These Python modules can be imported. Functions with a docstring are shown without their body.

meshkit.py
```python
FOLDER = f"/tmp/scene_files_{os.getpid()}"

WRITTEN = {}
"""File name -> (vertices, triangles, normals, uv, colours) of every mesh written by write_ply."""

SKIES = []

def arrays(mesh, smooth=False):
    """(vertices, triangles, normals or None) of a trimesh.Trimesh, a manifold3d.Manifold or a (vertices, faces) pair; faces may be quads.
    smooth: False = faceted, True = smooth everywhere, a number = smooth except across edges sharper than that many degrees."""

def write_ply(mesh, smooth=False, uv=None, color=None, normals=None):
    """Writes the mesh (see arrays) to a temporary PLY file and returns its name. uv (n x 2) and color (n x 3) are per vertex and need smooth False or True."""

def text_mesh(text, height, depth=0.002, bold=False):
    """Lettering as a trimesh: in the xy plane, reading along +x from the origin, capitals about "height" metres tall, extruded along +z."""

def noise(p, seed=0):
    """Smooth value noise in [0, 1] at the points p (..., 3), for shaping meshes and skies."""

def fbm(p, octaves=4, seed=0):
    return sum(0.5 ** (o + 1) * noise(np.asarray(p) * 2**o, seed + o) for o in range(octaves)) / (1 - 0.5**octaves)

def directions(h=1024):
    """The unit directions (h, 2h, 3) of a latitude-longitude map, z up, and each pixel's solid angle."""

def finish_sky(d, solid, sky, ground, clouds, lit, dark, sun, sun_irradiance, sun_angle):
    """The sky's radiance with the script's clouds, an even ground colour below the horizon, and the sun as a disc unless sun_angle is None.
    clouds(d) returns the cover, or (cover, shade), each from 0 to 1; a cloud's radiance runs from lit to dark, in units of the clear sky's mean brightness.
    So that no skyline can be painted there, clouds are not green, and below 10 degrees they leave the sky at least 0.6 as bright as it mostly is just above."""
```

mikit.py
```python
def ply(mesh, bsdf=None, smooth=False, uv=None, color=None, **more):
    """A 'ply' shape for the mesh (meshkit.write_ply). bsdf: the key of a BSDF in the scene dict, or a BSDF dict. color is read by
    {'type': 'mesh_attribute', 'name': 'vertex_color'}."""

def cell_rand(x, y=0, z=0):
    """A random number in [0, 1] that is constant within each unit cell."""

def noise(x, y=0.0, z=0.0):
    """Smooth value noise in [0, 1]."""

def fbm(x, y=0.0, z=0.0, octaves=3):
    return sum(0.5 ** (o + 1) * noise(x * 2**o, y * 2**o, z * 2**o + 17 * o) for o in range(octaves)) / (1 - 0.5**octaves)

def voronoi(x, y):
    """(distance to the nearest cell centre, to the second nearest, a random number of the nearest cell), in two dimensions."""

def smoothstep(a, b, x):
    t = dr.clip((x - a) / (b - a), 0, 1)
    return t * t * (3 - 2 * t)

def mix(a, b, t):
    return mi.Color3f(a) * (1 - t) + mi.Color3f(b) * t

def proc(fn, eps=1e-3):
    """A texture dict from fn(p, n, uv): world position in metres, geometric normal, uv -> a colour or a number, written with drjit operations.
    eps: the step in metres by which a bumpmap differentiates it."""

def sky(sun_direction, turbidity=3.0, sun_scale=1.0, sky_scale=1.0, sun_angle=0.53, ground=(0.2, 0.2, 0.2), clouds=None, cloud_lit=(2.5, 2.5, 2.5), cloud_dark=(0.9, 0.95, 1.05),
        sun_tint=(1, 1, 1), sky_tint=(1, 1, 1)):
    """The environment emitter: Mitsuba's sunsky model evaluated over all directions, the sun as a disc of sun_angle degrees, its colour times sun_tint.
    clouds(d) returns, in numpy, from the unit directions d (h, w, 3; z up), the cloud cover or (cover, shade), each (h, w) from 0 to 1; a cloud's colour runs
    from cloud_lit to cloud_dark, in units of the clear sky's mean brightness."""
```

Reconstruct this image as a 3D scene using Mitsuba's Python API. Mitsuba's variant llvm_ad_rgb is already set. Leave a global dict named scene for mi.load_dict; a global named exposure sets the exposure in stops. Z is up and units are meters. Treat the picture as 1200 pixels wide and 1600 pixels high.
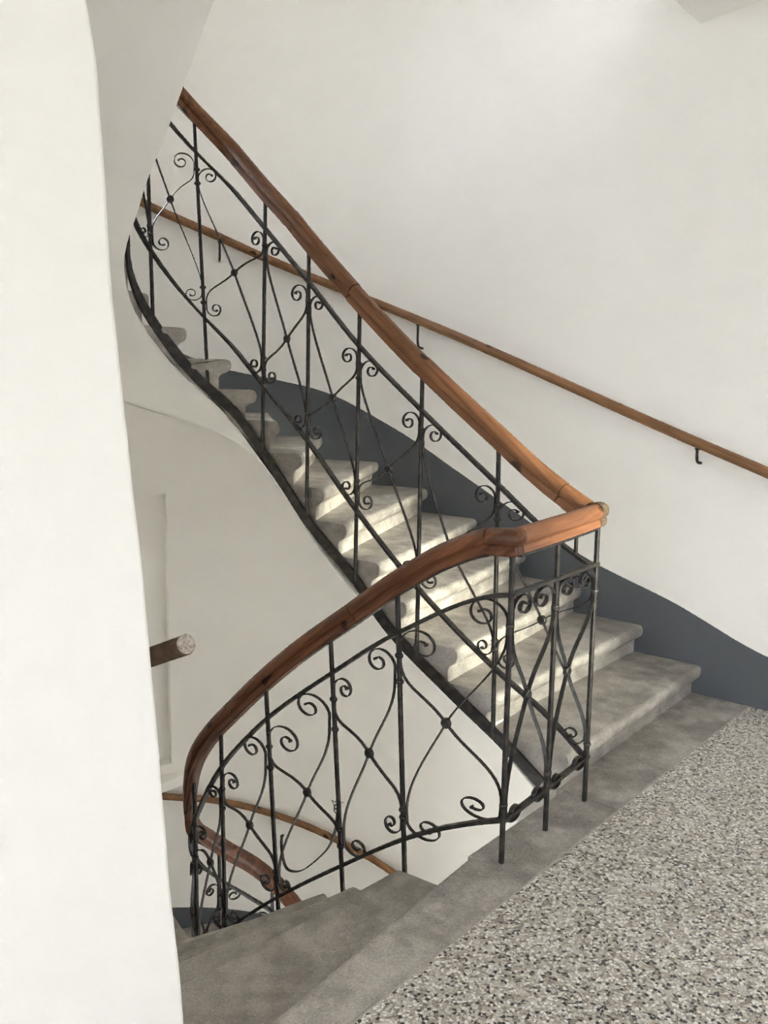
import math, random
import numpy as np, trimesh, manifold3d
from shapely.geometry import Polygon
import drjit as dr
import mitsuba as mi
import mikit, meshkit
from mikit import ply, proc, noise, fbm, voronoi, cell_rand, smoothstep, mix

random.seed(7)
rng = np.random.default_rng(7)
T = mi.ScalarTransform4f

# ------------------------------------------------------------------ camera, sky, exposure
EYE = 1.55                                    # eye height above the landing
exposure = 8.22
FOCAL, PITCH, ROLL, AZ = 1340.0, math.atan(188 / 1340.0), math.radians(0.9), math.radians(90 - 40.6)


def camera():
    fw = np.array([math.sin(AZ), math.cos(AZ), 0]); rt = np.array([math.cos(AZ), -math.sin(AZ), 0]); up = np.array([0, 0, 1.0])
    F = fw * math.cos(PITCH) - up * math.sin(PITCH); U = up * math.cos(PITCH) + fw * math.sin(PITCH)
    U2 = U * math.cos(ROLL) - rt * math.sin(ROLL)
    o = np.array([0, 0, EYE])
    return {"type": "perspective", "fov": math.degrees(2 * math.atan(600 / FOCAL)), "fov_axis": "x", "near_clip": 0.02,
            "to_world": T().look_at(origin=o.tolist(), target=(o + F).tolist(), up=U2.tolist())}


scene = {"type": "scene", "camera": camera()}
labels = {}
SUN_AZ, SUN_EL = math.radians(2.0), math.radians(8.5)      # hazy low sun behind the viewer
SUN = (-math.sin(SUN_AZ) * math.cos(SUN_EL), -math.cos(SUN_AZ) * math.cos(SUN_EL), math.sin(SUN_EL))
scene["sky"] = mikit.sky(SUN, turbidity=3.0, sun_scale=0.075, sky_scale=1.0, sun_angle=8.0, ground=(0.50, 0.49, 0.47), sun_tint=(0.635, 1.10, 2.95),
                         clouds=lambda d: np.full(d.shape[:2], 1.0), cloud_lit=(0.955, 1.0, 1.075), cloud_dark=(1.0, 1.0, 1.0))

# ------------------------------------------------------------------ materials
def rgb(*c):
    return {"type": "rgb", "value": list(c)}


def two(b):
    return {"type": "twosided", "b": b}


def plaster_fn(base, amt):
    def f(p, n, uv):
        k = fbm(p.x * 1.7, p.y * 1.7, p.z * 1.7, 3) - 0.5
        g = fbm(p.x * 14, p.y * 14, p.z * 14, 3) - 0.5
        return mi.Color3f(*base) * (1 + amt * k + amt * 0.5 * g)
    return f


def plaster_bump(p, n, uv):
    return 0.0035 * fbm(p.x * 5, p.y * 5, p.z * 5, 3) + 0.0009 * noise(p.x * 60, p.y * 60, p.z * 60)


scene["m_plaster"] = two({"type": "bumpmap", "arbitrary": proc(plaster_bump, 0.004), "scale": 1.0,
                          "bsdf": {"type": "diffuse", "reflectance": proc(plaster_fn((0.875, 0.862, 0.828), 0.035))}})
scene["m_soffit"] = two({"type": "bumpmap", "arbitrary": proc(plaster_bump, 0.004), "scale": 1.0,
                         "bsdf": {"type": "diffuse", "reflectance": proc(plaster_fn((0.90, 0.89, 0.86), 0.035))}})
scene["m_dado"] = two({"type": "roughplastic", "alpha": 0.35, "diffuse_reflectance": proc(plaster_fn((0.098, 0.110, 0.122), 0.12))})


def stone_col(p, n, uv):
    big = fbm(p.x * 3.1, p.y * 3.1, p.z * 3.1, 4)
    mid = fbm(p.x * 18, p.y * 18, p.z * 18, 3)
    d1, d2, r = voronoi(p.x * 130 + p.z * 70, p.y * 130 + p.z * 90)
    c = mix((0.315, 0.290, 0.262), (0.54, 0.505, 0.46), smoothstep(0.3, 0.7, 0.6 * big + 0.4 * mid))
    sp = dr.select((r > 0.86) & (d1 < 0.33), 0.14, dr.select((r < 0.1) & (d1 < 0.35), -0.13, 0.0))
    g = noise(p.x * 420, p.y * 420, p.z * 420) - 0.5
    h = noise(p.x * 170 + 9, p.y * 170, p.z * 170) - 0.5
    st = smoothstep(0.52, 0.75, fbm(p.x * 7 + 3, p.y * 7, p.z * 7, 4))
    c = c * (1 - 0.22 * st)
    return (c + mi.Color3f(sp) * 0.7) * (1 + 0.26 * g + 0.22 * h)


def stone_bump(p, n, uv):
    return 0.002 * fbm(p.x * 22, p.y * 22, p.z * 22, 4)


scene["m_stone"] = two({"type": "bumpmap", "arbitrary": proc(stone_bump, 0.003), "scale": 1.0,
                        "bsdf": {"type": "roughplastic", "alpha": 0.45, "diffuse_reflectance": proc(stone_col)}})


def terrazzo(p, n, uv):
    x, y = p.x, p.y
    wx = x + 0.004 * (noise(x * 90, y * 90) - 0.5); wy = y + 0.004 * (noise(x * 90 + 31, y * 90) - 0.5)
    d1, d2, r = voronoi(wx * 105, wy * 105)
    e1, e2, q = voronoi(wx * 190 + 7.3, wy * 190 + 2.1)
    matrix = mix((0.27, 0.25, 0.22), (0.36, 0.335, 0.30), fbm(x * 9, y * 9, 0, 3))
    chip = dr.select(r < 0.17, mi.Color3f(0.035, 0.033, 0.032),
           dr.select(r < 0.30, mi.Color3f(0.22, 0.18, 0.145),
           dr.select(r < 0.58, mi.Color3f(0.50, 0.475, 0.43),
           dr.select(r < 0.84, mi.Color3f(0.72, 0.70, 0.66), mi.Color3f(0.40, 0.35, 0.29)))))
    small = dr.select(q < 0.12, mi.Color3f(0.08, 0.075, 0.07), dr.select(q > 0.7, mi.Color3f(0.62, 0.6, 0.56), matrix))
    base = mix(matrix, small, dr.select(e2 - e1 > 0.18, 1.0, 0.0))
    inside = dr.select((d2 - d1 > 0.16) & (cell_rand(r * 917, 3) < 0.86), 1.0, 0.0)
    c = mix(base, chip, inside)
    return c * (1.14 + 0.2 * fbm(x * 2.2, y * 2.2, 5, 3))


scene["m_terrazzo"] = two({"type": "roughplastic", "alpha": 0.28, "diffuse_reflectance": proc(terrazzo)})


def wood_fn(d, dark, lite):
    d = np.array(d, float) / np.linalg.norm(d); e = np.cross(d, [1, 0, 0.01]); e /= np.linalg.norm(e); g = np.cross(d, e)

    def f(p, n, uv):
        a = p.x * d[0] + p.y * d[1] + p.z * d[2]; b = p.x * e[0] + p.y * e[1] + p.z * e[2]; c = p.x * g[0] + p.y * g[1] + p.z * g[2]
        w = 0.3 * noise(a * 3, b * 9, c * 9)
        ring = fbm(a * 2.2, b * 75 + w * 9, c * 75 + w * 9, 3)
        blot = fbm(a * 5, b * 16, c * 16, 3)
        kn = noise(a * 11 + 40, b * 22, c * 22)
        col = mix(dark, lite, smoothstep(0.1, 0.9, 0.55 * ring + 0.45 * blot))
        return col * (1 - 0.75 * smoothstep(0.80, 0.90, kn)) * (0.8 + 0.4 * blot)
    return f


WD, WL = (0.095, 0.040, 0.018), (0.29, 0.130, 0.058)


def wood(d, dark=WD, lite=WL, alpha=0.28):
    return two({"type": "roughplastic", "alpha": alpha, "int_ior": 1.38, "diffuse_reflectance": proc(wood_fn(d, dark, lite))})


scene["m_wood_up"] = wood((0, 0.78, 0.62))
scene["m_wood_down"] = wood((0, 0.77, -0.64), (0.060, 0.023, 0.012), (0.20, 0.078, 0.034))
scene["m_wood_landing"] = wood((1, 0, 0.05), (0.14, 0.055, 0.024), (0.31, 0.128, 0.055))
scene["m_wood_wall"] = wood((0, 0.93, 0.36), (0.13, 0.062, 0.028), (0.34, 0.175, 0.080), 0.25)
scene["m_wood_end"] = two({"type": "diffuse", "reflectance": proc(lambda p, n, uv: mix((0.22, 0.18, 0.15), (0.42, 0.38, 0.33), smoothstep(0.3, 0.7, fbm(p.x * 160, p.y * 30, p.z * 160, 4))))})
scene["m_wood_worn"] = two({"type": "diffuse", "reflectance": proc(lambda p, n, uv: mix((0.055, 0.038, 0.028), (0.16, 0.115, 0.08), fbm(p.x * 60, p.y * 60, p.z * 60, 3)))})


def iron_col(p, n, uv):
    k = fbm(p.x * 35, p.y * 35, p.z * 35, 3)
    return mix((0.010, 0.009, 0.008), (0.034, 0.029, 0.023), smoothstep(0.35, 0.75, k))


scene["m_iron"] = two({"type": "roughplastic", "alpha": 0.33, "diffuse_reflectance": proc(iron_col)})
scene["m_frame"] = two({"type": "roughplastic", "alpha": 0.2, "diffuse_reflectance": rgb(0.75, 0.73, 0.69)})
scene["m_mortar"] = two({"type": "diffuse", "reflectance": rgb(0.42, 0.39, 0.35)})
scene["m_glass"] = {"type": "thindielectric"}

# ------------------------------------------------------------------ naming helpers
def key_for(name):
    if name not in scene and name not in labels and not any(k.startswith(name + "__") for k in scene):
        return name
    i = 1
    while True:
        k = f"{name}_{i:03d}"
        if k not in scene and k not in labels and not any(q.startswith(k + "__") for q in scene):
            return k
        i += 1


def thing(name, label, category, group=None):
    k = key_for(name)
    labels[k] = {"label": label, "category": category}
    if group:
        labels[k]["group"] = group
    return k


def put(name, mesh, mat, parent=None, smooth=30, label=None, kind=None):
    k = key_for((parent + "__" if parent else "") + name)
    scene[k] = ply(mesh, mat, smooth=smooth)
    if label or kind:
        labels[k] = {}
        if label:
            labels[k]["label"] = label
        if kind:
            labels[k]["kind"] = kind
    return k


def struct(name, mesh, mat, label=None, smooth=30):
    scene[name] = ply(mesh, mat, smooth=smooth)
    labels[name] = {"kind": "structure", "label": label or name.replace("_", " ")}
    return name


# ------------------------------------------------------------------ geometry helpers
class Path:
    """A plan curve by arc length."""
    def __init__(self, pts):
        self.p = np.array(pts, float)
        self.s = np.r_[0, np.cumsum(np.linalg.norm(np.diff(self.p, axis=0), axis=1))]
        self.L = self.s[-1]

    def at(self, s):
        return np.stack([np.interp(s, self.s, self.p[:, 0]), np.interp(s, self.s, self.p[:, 1])], -1)

    def tan(self, s, h=0.03):
        s = np.asarray(s, float)
        d = self.at(np.minimum(s + h, self.L)) - self.at(np.maximum(s - h, 0))
        return d / np.linalg.norm(d, axis=-1, keepdims=True)

    def nor(self, s):                       # to the right-hand side of the direction of travel
        t = self.tan(s)
        return np.stack([t[..., 1], -t[..., 0]], -1)

    def p3(self, s, z, off=0.0):
        s = np.asarray(s, float); z = np.asarray(z, float)
        q = self.at(s) + np.asarray(off)[..., None] * self.nor(s)
        return np.concatenate([q, np.broadcast_to(z, q.shape[:-1])[..., None]], -1)


def arc(cx, cy, r, a0, a1, n=40):
    a = np.radians(np.linspace(a0, a1, n))
    return np.c_[cx + r * np.cos(a), cy + r * np.sin(a)]


def pchip(pts):
    from scipy.interpolate import PchipInterpolator
    p = np.array(pts, float)
    f = PchipInterpolator(p[:, 0], p[:, 1], extrapolate=True)
    a, b = p[0, 0], p[-1, 0]
    fa, fb, da, db = f(a), f(b), f.derivative()(a), f.derivative()(b)

    def g(s):
        s = np.asarray(s, float)
        return np.where(s < a, fa + da * (s - a), np.where(s > b, fb + db * (s - b), f(np.clip(s, a, b))))
    return g


def sweep(P, B, prof, caps=True, C=None, scale=None):
    """Sweep a closed profile [(b, c), ...] (counter-clockwise) along points P with side vectors B."""
    P = np.asarray(P, float); B = np.asarray(B, float); n = len(P)
    Tn = np.gradient(P, axis=0); Tn /= np.maximum(np.linalg.norm(Tn, axis=1, keepdims=True), 1e-12)
    B = B - Tn * (B * Tn).sum(1, keepdims=True); B /= np.maximum(np.linalg.norm(B, axis=1, keepdims=True), 1e-12)
    C = np.cross(B, Tn) if C is None else np.broadcast_to(np.asarray(C, float), P.shape)
    prof = np.asarray(prof, float); m = len(prof)
    sc = np.ones(n) if scale is None else np.asarray(scale)
    V = (P[:, None] + sc[:, None, None] * (prof[None, :, :1] * B[:, None] + prof[None, :, 1:] * C[:, None])).reshape(-1, 3)
    F = []
    i = np.arange(n - 1)[:, None] * m; j = np.arange(m)[None]; j2 = (j + 1) % m
    a, b, c, d = (i + j).ravel(), (i + j2).ravel(), (i + m + j2).ravel(), (i + m + j).ravel()
    F = np.vstack([np.c_[a, b, c], np.c_[a, c, d]])
    if caps:
        tri = trimesh.creation.triangulate_polygon(Polygon(prof), engine="earcut")
        tv, tf = tri
        idx = np.array([np.argmin(((prof - q) ** 2).sum(1)) for q in tv])
        f0 = idx[tf]
        F = np.vstack([F, f0, f0[:, ::-1] + (n - 1) * m])
    mesh = trimesh.Trimesh(V, F, process=False)
    if mesh.volume < 0:
        mesh.invert()
    return mesh


def rect(w, h, ch=0.0):
    a, b = w / 2, h / 2
    if ch <= 0:
        return [(-a, -b), (a, -b), (a, b), (-a, b)]
    return [(-a + ch, -b), (a - ch, -b), (a, -b + ch), (a, b - ch), (a - ch, b), (-a + ch, b), (-a, b - ch), (-a, -b + ch)]


def ngon(r, n=12):
    return [(r * math.cos(2 * math.pi * k / n), r * math.sin(2 * math.pi * k / n)) for k in range(n)]


def cat(*m):
    return trimesh.util.concatenate([x for x in m])


def box(lo, hi):
    lo, hi = np.array(lo, float), np.array(hi, float)
    b = trimesh.creation.box(hi - lo); b.apply_translation((lo + hi) / 2)
    return b


def grid_solid(V):
    """A closed solid from rings V[i, j] (rings of equal length along i), ends fan-capped with the ring order a simple polygon."""
    n, m = V.shape[:2]
    F = []
    i = np.arange(n - 1)[:, None] * m; j = np.arange(m)[None]; j2 = (j + 1) % m
    a, b, c, d = (i + j).ravel(), (i + j2).ravel(), (i + m + j2).ravel(), (i + m + j).ravel()
    F = np.vstack([np.c_[a, b, c], np.c_[a, c, d]])
    return V.reshape(-1, 3), F


# ------------------------------------------------------------------ plan of the stair
RISE, NR = 0.155, 25
STOREY = RISE * NR
WELL_UP = Path(np.vstack([[[2.88, 1.431]], arc(2.585, 3.45, 0.295, 0, 180), [[2.29, 3.40], [2.14, 2.68], [2.14, 2.2], [2.22, 1.4]]]))
WELL_DOWN = Path(np.vstack([[[2.294, 1.425], [2.27, 1.9]], arc(2.575, 3.0, 0.305, 180, 0), [[2.88, 1.3]]]))
WALL = Path(np.vstack([[[4.38, 0.0]], arc(2.715, 3.3, 1.665, 0, 180, 80), [[1.05, 1.2]]]))
WALL_RAIL = Path(np.vstack([[[4.32, 0.0]], arc(2.715, 3.3, 1.605, 0, 180, 80), [[1.11, 1.2]]]))

# ------------------------------------------------------------------ walls, floor, ceilings
Z0, Z1 = -STOREY - 0.5, 2 * STOREY
YB, XL = -3.4, -4.6                           # back wall and far left wall of the landing


def extrude(poly, z0, z1):
    m = trimesh.creation.extrude_polygon(poly, z1 - z0, engine="earcut"); m.apply_translation([0, 0, z0])
    return m


def diff(mesh, cutters):
    a = manifold3d.Manifold(manifold3d.Mesh(np.asarray(mesh.vertices, np.float32), np.asarray(mesh.faces, np.uint32)))
    for c in cutters:
        a -= manifold3d.Manifold(manifold3d.Mesh(np.asarray(c.vertices, np.float32), np.asarray(c.faces, np.uint32)))
    q = a.to_mesh()
    return trimesh.Trimesh(q.vert_properties[:, :3], q.tri_verts, process=False)


inner = np.vstack([[[4.38, YB - 0.3]], arc(2.715, 3.3, 1.665, 0, 180, 120), [[1.05, 3.1]]])
outer = np.vstack([[[4.75, YB - 0.3]], arc(2.715, 3.3, 2.035, 0, 180, 60), [[0.68, 3.1]]])
wall_mesh = extrude(Polygon(np.vstack([inner, outer[::-1]])), Z0, Z1)
# the blind window recess in the round end wall, on each storey seen
nich = []
a0, a1 = math.radians(66.5), math.radians(112)
for zb in (-1.06,):
    pl = Polygon(np.vstack([[[2.715 + 1.5 * math.cos(a), 3.3 + 1.5 * math.sin(a)] for a in np.linspace(a0, a1, 14)],
                            [[2.715 + 1.76 * math.cos(a), 3.3 + 1.76 * math.sin(a)] for a in np.linspace(a1, a0 - 0.005, 14)], [[3.385, 4.826]]]))
    nich.append(extrude(pl, zb, zb + 1.91))
b0, b1 = math.radians(77), math.radians(112)
pl = Polygon(np.vstack([[[2.715 + 1.5 * math.cos(a), 3.3 + 1.5 * math.sin(a)] for a in (b0, b1)], [[2.715 + 2.4 * math.cos(a), 3.3 + 2.4 * math.sin(a)] for a in (b1, b0)]]))
nich.append(extrude(pl, 2.85, 4.45))
RWIN = (-1.95, -1.05, 0.9, 2.0)
nich.append(box((4.3, RWIN[0], RWIN[2]), (4.9, RWIN[1], RWIN[3])))
struct("wall_right", diff(wall_mesh, nich), "m_plaster", "white plastered stairwell wall, straight beside the rising steps and round at the far end")
# sill board of the recess: straight, so it tapers out against the round wall
q0 = np.array([2.715 + 1.66 * math.cos(math.radians(60.5)), 3.3 + 1.66 * math.sin(math.radians(60.5))])
q1 = np.array([2.715 + 1.66 * math.cos(math.radians(118)), 3.3 + 1.66 * math.sin(math.radians(118))])
sill = extrude(Polygon([q0, q1, q1 + [0, 0.30], [2.5, 5.15], q0 + [0.0, 0.02]]), -1.20, -1.13)
put("sill", sill, "m_soffit", "wall_right", smooth=False, label="plain white sill under the shallow wall recess")

# the left pier and the wall behind it: its arris leans and bulges
pier = np.array([[-4.5, 1.10], [0.079, 1.092], [0.248, 1.081], [0.422, 1.062], [0.676, 1.046], [0.973, 1.024], [1.16, 1.011], [1.217, 1.004], [1.519, 0.975],
                 [1.718, 0.957], [1.92, 0.949], [2.058, 0.941], [2.14, 0.938], [2.188, 0.931], [2.222, 0.925], [2.253, 0.919], [2.33, 0.905], [2.6, 0.88], [8.0, 0.86]])
zs = np.unique(np.r_[np.linspace(Z0, 0, 6), np.linspace(0, 2.6, 60), np.linspace(2.6, Z1, 8)])
rings = []
for z in zs:
    x = np.interp(z, pier[:, 0], pier[:, 1])
    x += 0.0025 * (meshkit.noise(np.array([z * 9.0, 0.3, 0.1])) - 0.5) + 0.0012 * (meshkit.noise(np.array([z * 40.0, 0.7, 0.1])) - 0.5)
    r = 0.014
    ar = [(x - r + r * math.cos(t), 1.52 + r - r * math.sin(t)) for t in np.linspace(math.pi / 2, 0, 6)]
    rings.append([(XL - 0.2, 1.52, z)] + [(a, b, z) for a, b in ar] + [((x * 2 + 1.05) / 3, 1.75, z), ((x + 2 * 1.05) / 3, 2.1, z), (1.05, 2.6, z), (1.05, 3.12, z), (0.68, 3.12, z), (0.68, 1.82, z), (XL - 0.2, 1.82, z)])
V, F = grid_solid(np.array(rings))
m_ = len(rings[0])
cap = trimesh.creation.triangulate_polygon(Polygon([q[:2] for q in rings[0]]), engine="earcut")[1]
mesh = trimesh.Trimesh(V, np.vstack([F, cap, cap[:, ::-1] + (len(zs) - 1) * m_]), process=False)
if mesh.volume < 0:
    mesh.invert()
struct("wall_left", mesh, "m_plaster", "white plaster wall end with a leaning edge, close to the viewer on the left", smooth=40)

# back wall behind the viewer, with windows on every storey; left end wall
holes, WIN, EWIN = [], [], []
for st, x0, x1, z0, h in ((0, 2.35, 3.75, 1.05, 1.25), (-1, 2.0, 3.75, -STOREY + 0.9, 1.25)):
    holes.append(box((x0, YB - 0.5, z0), (x1, YB + 0.2, z0 + h)))
    WIN.append((x0, x1, z0, z0 + h))
struct("wall_back", diff(box((XL - 0.3, YB - 0.3, Z0), (4.75, YB, Z1)), holes), "m_plaster", "white landing wall with windows behind the viewer", smooth=False)
eholes = []
for st in (-1, 0, 1):
    z0 = st * STOREY + 0.55
    eholes.append(box((XL - 0.5, -2.3, z0), (XL + 0.2, 0.45, z0 + 2.3)))
    EWIN.append((-2.3, 0.45, z0, z0 + 2.05))
struct("wall_end", diff(box((XL - 0.3, YB, Z0), (XL, 1.82, Z1)), eholes), "m_plaster", "white wall with a wide window at the end of the landing", smooth=False)
for n, (x0, x1, z0, z1) in enumerate(WIN):
    w = f"window_{n + 4}"
    labels[w] = {"kind": "structure", "label": "white framed landing window behind the viewer"}
    fr = []
    for a, b in (((x0, z0), (x0 + 0.06, z1)), ((x1 - 0.06, z0), (x1, z1)), ((x0, z0), (x1, z0 + 0.06)), ((x0, z1 - 0.06), (x1, z1)), (((x0 + x1) / 2 - 0.035, z0), ((x0 + x1) / 2 + 0.035, z1)), ((x0, z0 + 0.80), (x1, z0 + 0.84))):
        fr.append(box((a[0], YB - 0.2, a[1]), (b[0], YB - 0.14, b[1])))
    put("frame", cat(*fr), "m_frame", w, smooth=False)
    pv = np.array([[x0, YB - 0.17, z0], [x1, YB - 0.17, z0], [x1, YB - 0.17, z1], [x0, YB - 0.17, z1]])
    put("pane", trimesh.Trimesh(pv, [[0, 1, 2], [0, 2, 3]], process=False), "m_glass", w, smooth=False)
for n, (y0, y1, z0, z1) in enumerate(EWIN):
    w = f"window_{n + 6}"
    labels[w] = {"kind": "structure", "label": "wide white framed window at the end of the landing"}
    fr = [box((XL - 0.2, a, c), (XL - 0.14, b, d)) for a, b, c, d in ((y0, y0 + 0.06, z0, z1), (y1 - 0.06, y1, z0, z1), (y0, y1, z0, z0 + 0.06), (y0, y1, z1 - 0.06, z1), (y0 + 0.98, y0 + 1.04, z0, z1), (y0 + 1.96, y0 + 2.02, z0, z1))]
    put("frame", cat(*fr), "m_frame", w, smooth=False)
    pv = np.array([[XL - 0.17, y0, z0], [XL - 0.17, y1, z0], [XL - 0.17, y1, z1], [XL - 0.17, y0, z1]])
    put("pane", trimesh.Trimesh(pv, [[0, 1, 2], [0, 2, 3]], process=False), "m_glass", w, smooth=False)
w = "window_2"
labels[w] = {"kind": "structure", "label": "white framed landing window in the right wall behind the viewer"}
y0, y1, z0, z1 = RWIN
put("frame", cat(*[box((4.60, a, c), (4.66, b, d)) for a, b, c, d in ((y0, y0 + 0.06, z0, z1), (y1 - 0.06, y1, z0, z1), (y0, y1, z0, z0 + 0.06), (y0, y1, z1 - 0.06, z1), ((y0 + y1) / 2 - 0.03, (y0 + y1) / 2 + 0.03, z0, z1))]), "m_frame", w, smooth=False)
put("pane", trimesh.Trimesh([[4.63, y0, z0], [4.63, y1, z0], [4.63, y1, z1], [4.63, y0, z1]], [[0, 1, 2], [0, 2, 3]], process=False), "m_glass", w, smooth=False)
w = "window_3"
labels[w] = {"kind": "structure", "label": "stair window high in the round end wall"}
c0, c1 = np.array([2.715 + 1.86 * math.cos(b0), 3.3 + 1.86 * math.sin(b0)]), np.array([2.715 + 1.86 * math.cos(b1), 3.3 + 1.86 * math.sin(b1)])
dd = (c1 - c0) / np.linalg.norm(c1 - c0); nn_ = np.array([dd[1], -dd[0]]) * 0.03
fr = []
for u0, u1, z0, z1 in ((0, 0.05, 2.85, 4.45), (0.95, 1, 2.85, 4.45), (0.47, 0.53, 2.85, 4.45), (0, 1, 2.85, 2.91), (0, 1, 4.39, 4.45), (0, 1, 4.1, 4.14)):
    a_, b_ = c0 + (c1 - c0) * u0, c0 + (c1 - c0) * u1
    fr.append(extrude(Polygon([a_ - nn_, b_ - nn_, b_ + nn_, a_ + nn_]), z0, z1))
put("frame", cat(*fr), "m_frame", w, smooth=False)
put("pane", trimesh.Trimesh([[*c0, 2.85], [*c1, 2.85], [*c1, 4.45], [*c0, 4.45]], [[0, 1, 2], [0, 2, 3]], process=False), "m_glass", w, smooth=False)
# roof over the top storey
struct("roof", box((XL - 0.3, YB - 0.3, Z1), (4.8, 5.4, Z1 + 0.1)), "m_plaster", "white ceiling over the top of the stairwell", smooth=False)

# landing floors
YF = 1.302                                    # where the terrazzo meets the edge stones
for st, nm in ((0, "floor"), (-1, "floor_lower")):
    z = st * STOREY
    fl = box((XL, YB, z - 0.14), (4.38, YF - 0.0055, z))
    labels[nm] = {"kind": "structure", "label": "speckled terrazzo landing floor with grey stone edge slabs" if st == 0 else "terrazzo floor of the landing below"}
    put("terrazzo", fl, "m_terrazzo", nm, smooth=False)
# ceiling: underside of the landing above, a shallow vault
ys = np.array([1.77, 1.62, 1.46, 1.2, 0.8, 0.2, -0.8, -1.8, -2.6, YB]); zc = np.array([3.353, 3.366, 3.386, 3.43, 3.48, 3.53, 3.56, 3.53, 3.47, 3.40])
for nm, dz in (("ceiling", 0.0), ("ceiling_lower", -STOREY)):
    bodies = []
    for x0, x1, ylim in ((XL, 2.86, 1.46), (2.86, 4.38, 1.77)):
        keep = ys <= ylim
        pf = np.r_[np.c_[ys[keep], zc[keep] + dz], [[YB, 3.70 + dz], [ylim, 3.70 + dz]]]
        tri = trimesh.creation.extrude_polygon(Polygon(pf), x1 - x0, engine="earcut")
        tri.apply_transform(np.array([[0, 0, 1, x0], [1, 0, 0, 0], [0, 1, 0, 0], [0, 0, 0, 1.0]]))
        bodies.append(tri)
    tri = cat(*bodies)
    struct(nm, tri, "m_soffit", "white underside of the landing above" if dz == 0 else "white underside of this landing, seen from below", smooth=20)

# ------------------------------------------------------------------ the steps
# nosing lines: distance along the well path and along the wall path, from the photograph's own steps
well_s = {1: 0.082, 2: 0.429, 3: 0.629, 4: 0.912, 5: 1.075, 6: 1.284, 7: 1.431, 8: 1.583, 9: 1.740, 10: 1.912, 11: 2.095, 12: 2.32, 13: 2.51}
wall_s = {1: 1.55, 2: 1.88, 3: 2.26, 4: 2.635, 5: 2.995, 6: 3.385, 7: 3.765, 8: 4.17}
for k in range(14, 26):
    well_s[k] = np.interp(k, [13, 14, 15, 16, 17, 18, 19, 20, 21, 25], [2.51, 2.62, 2.74, 2.86, 3.0, 3.17, 3.37, 3.56, 3.74, 4.86])
for k in range(9, 26):
    wall_s[k] = np.interp(k, [8, 25], [4.17, 10.35])


def unit(v):
    return v / np.linalg.norm(v)


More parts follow.
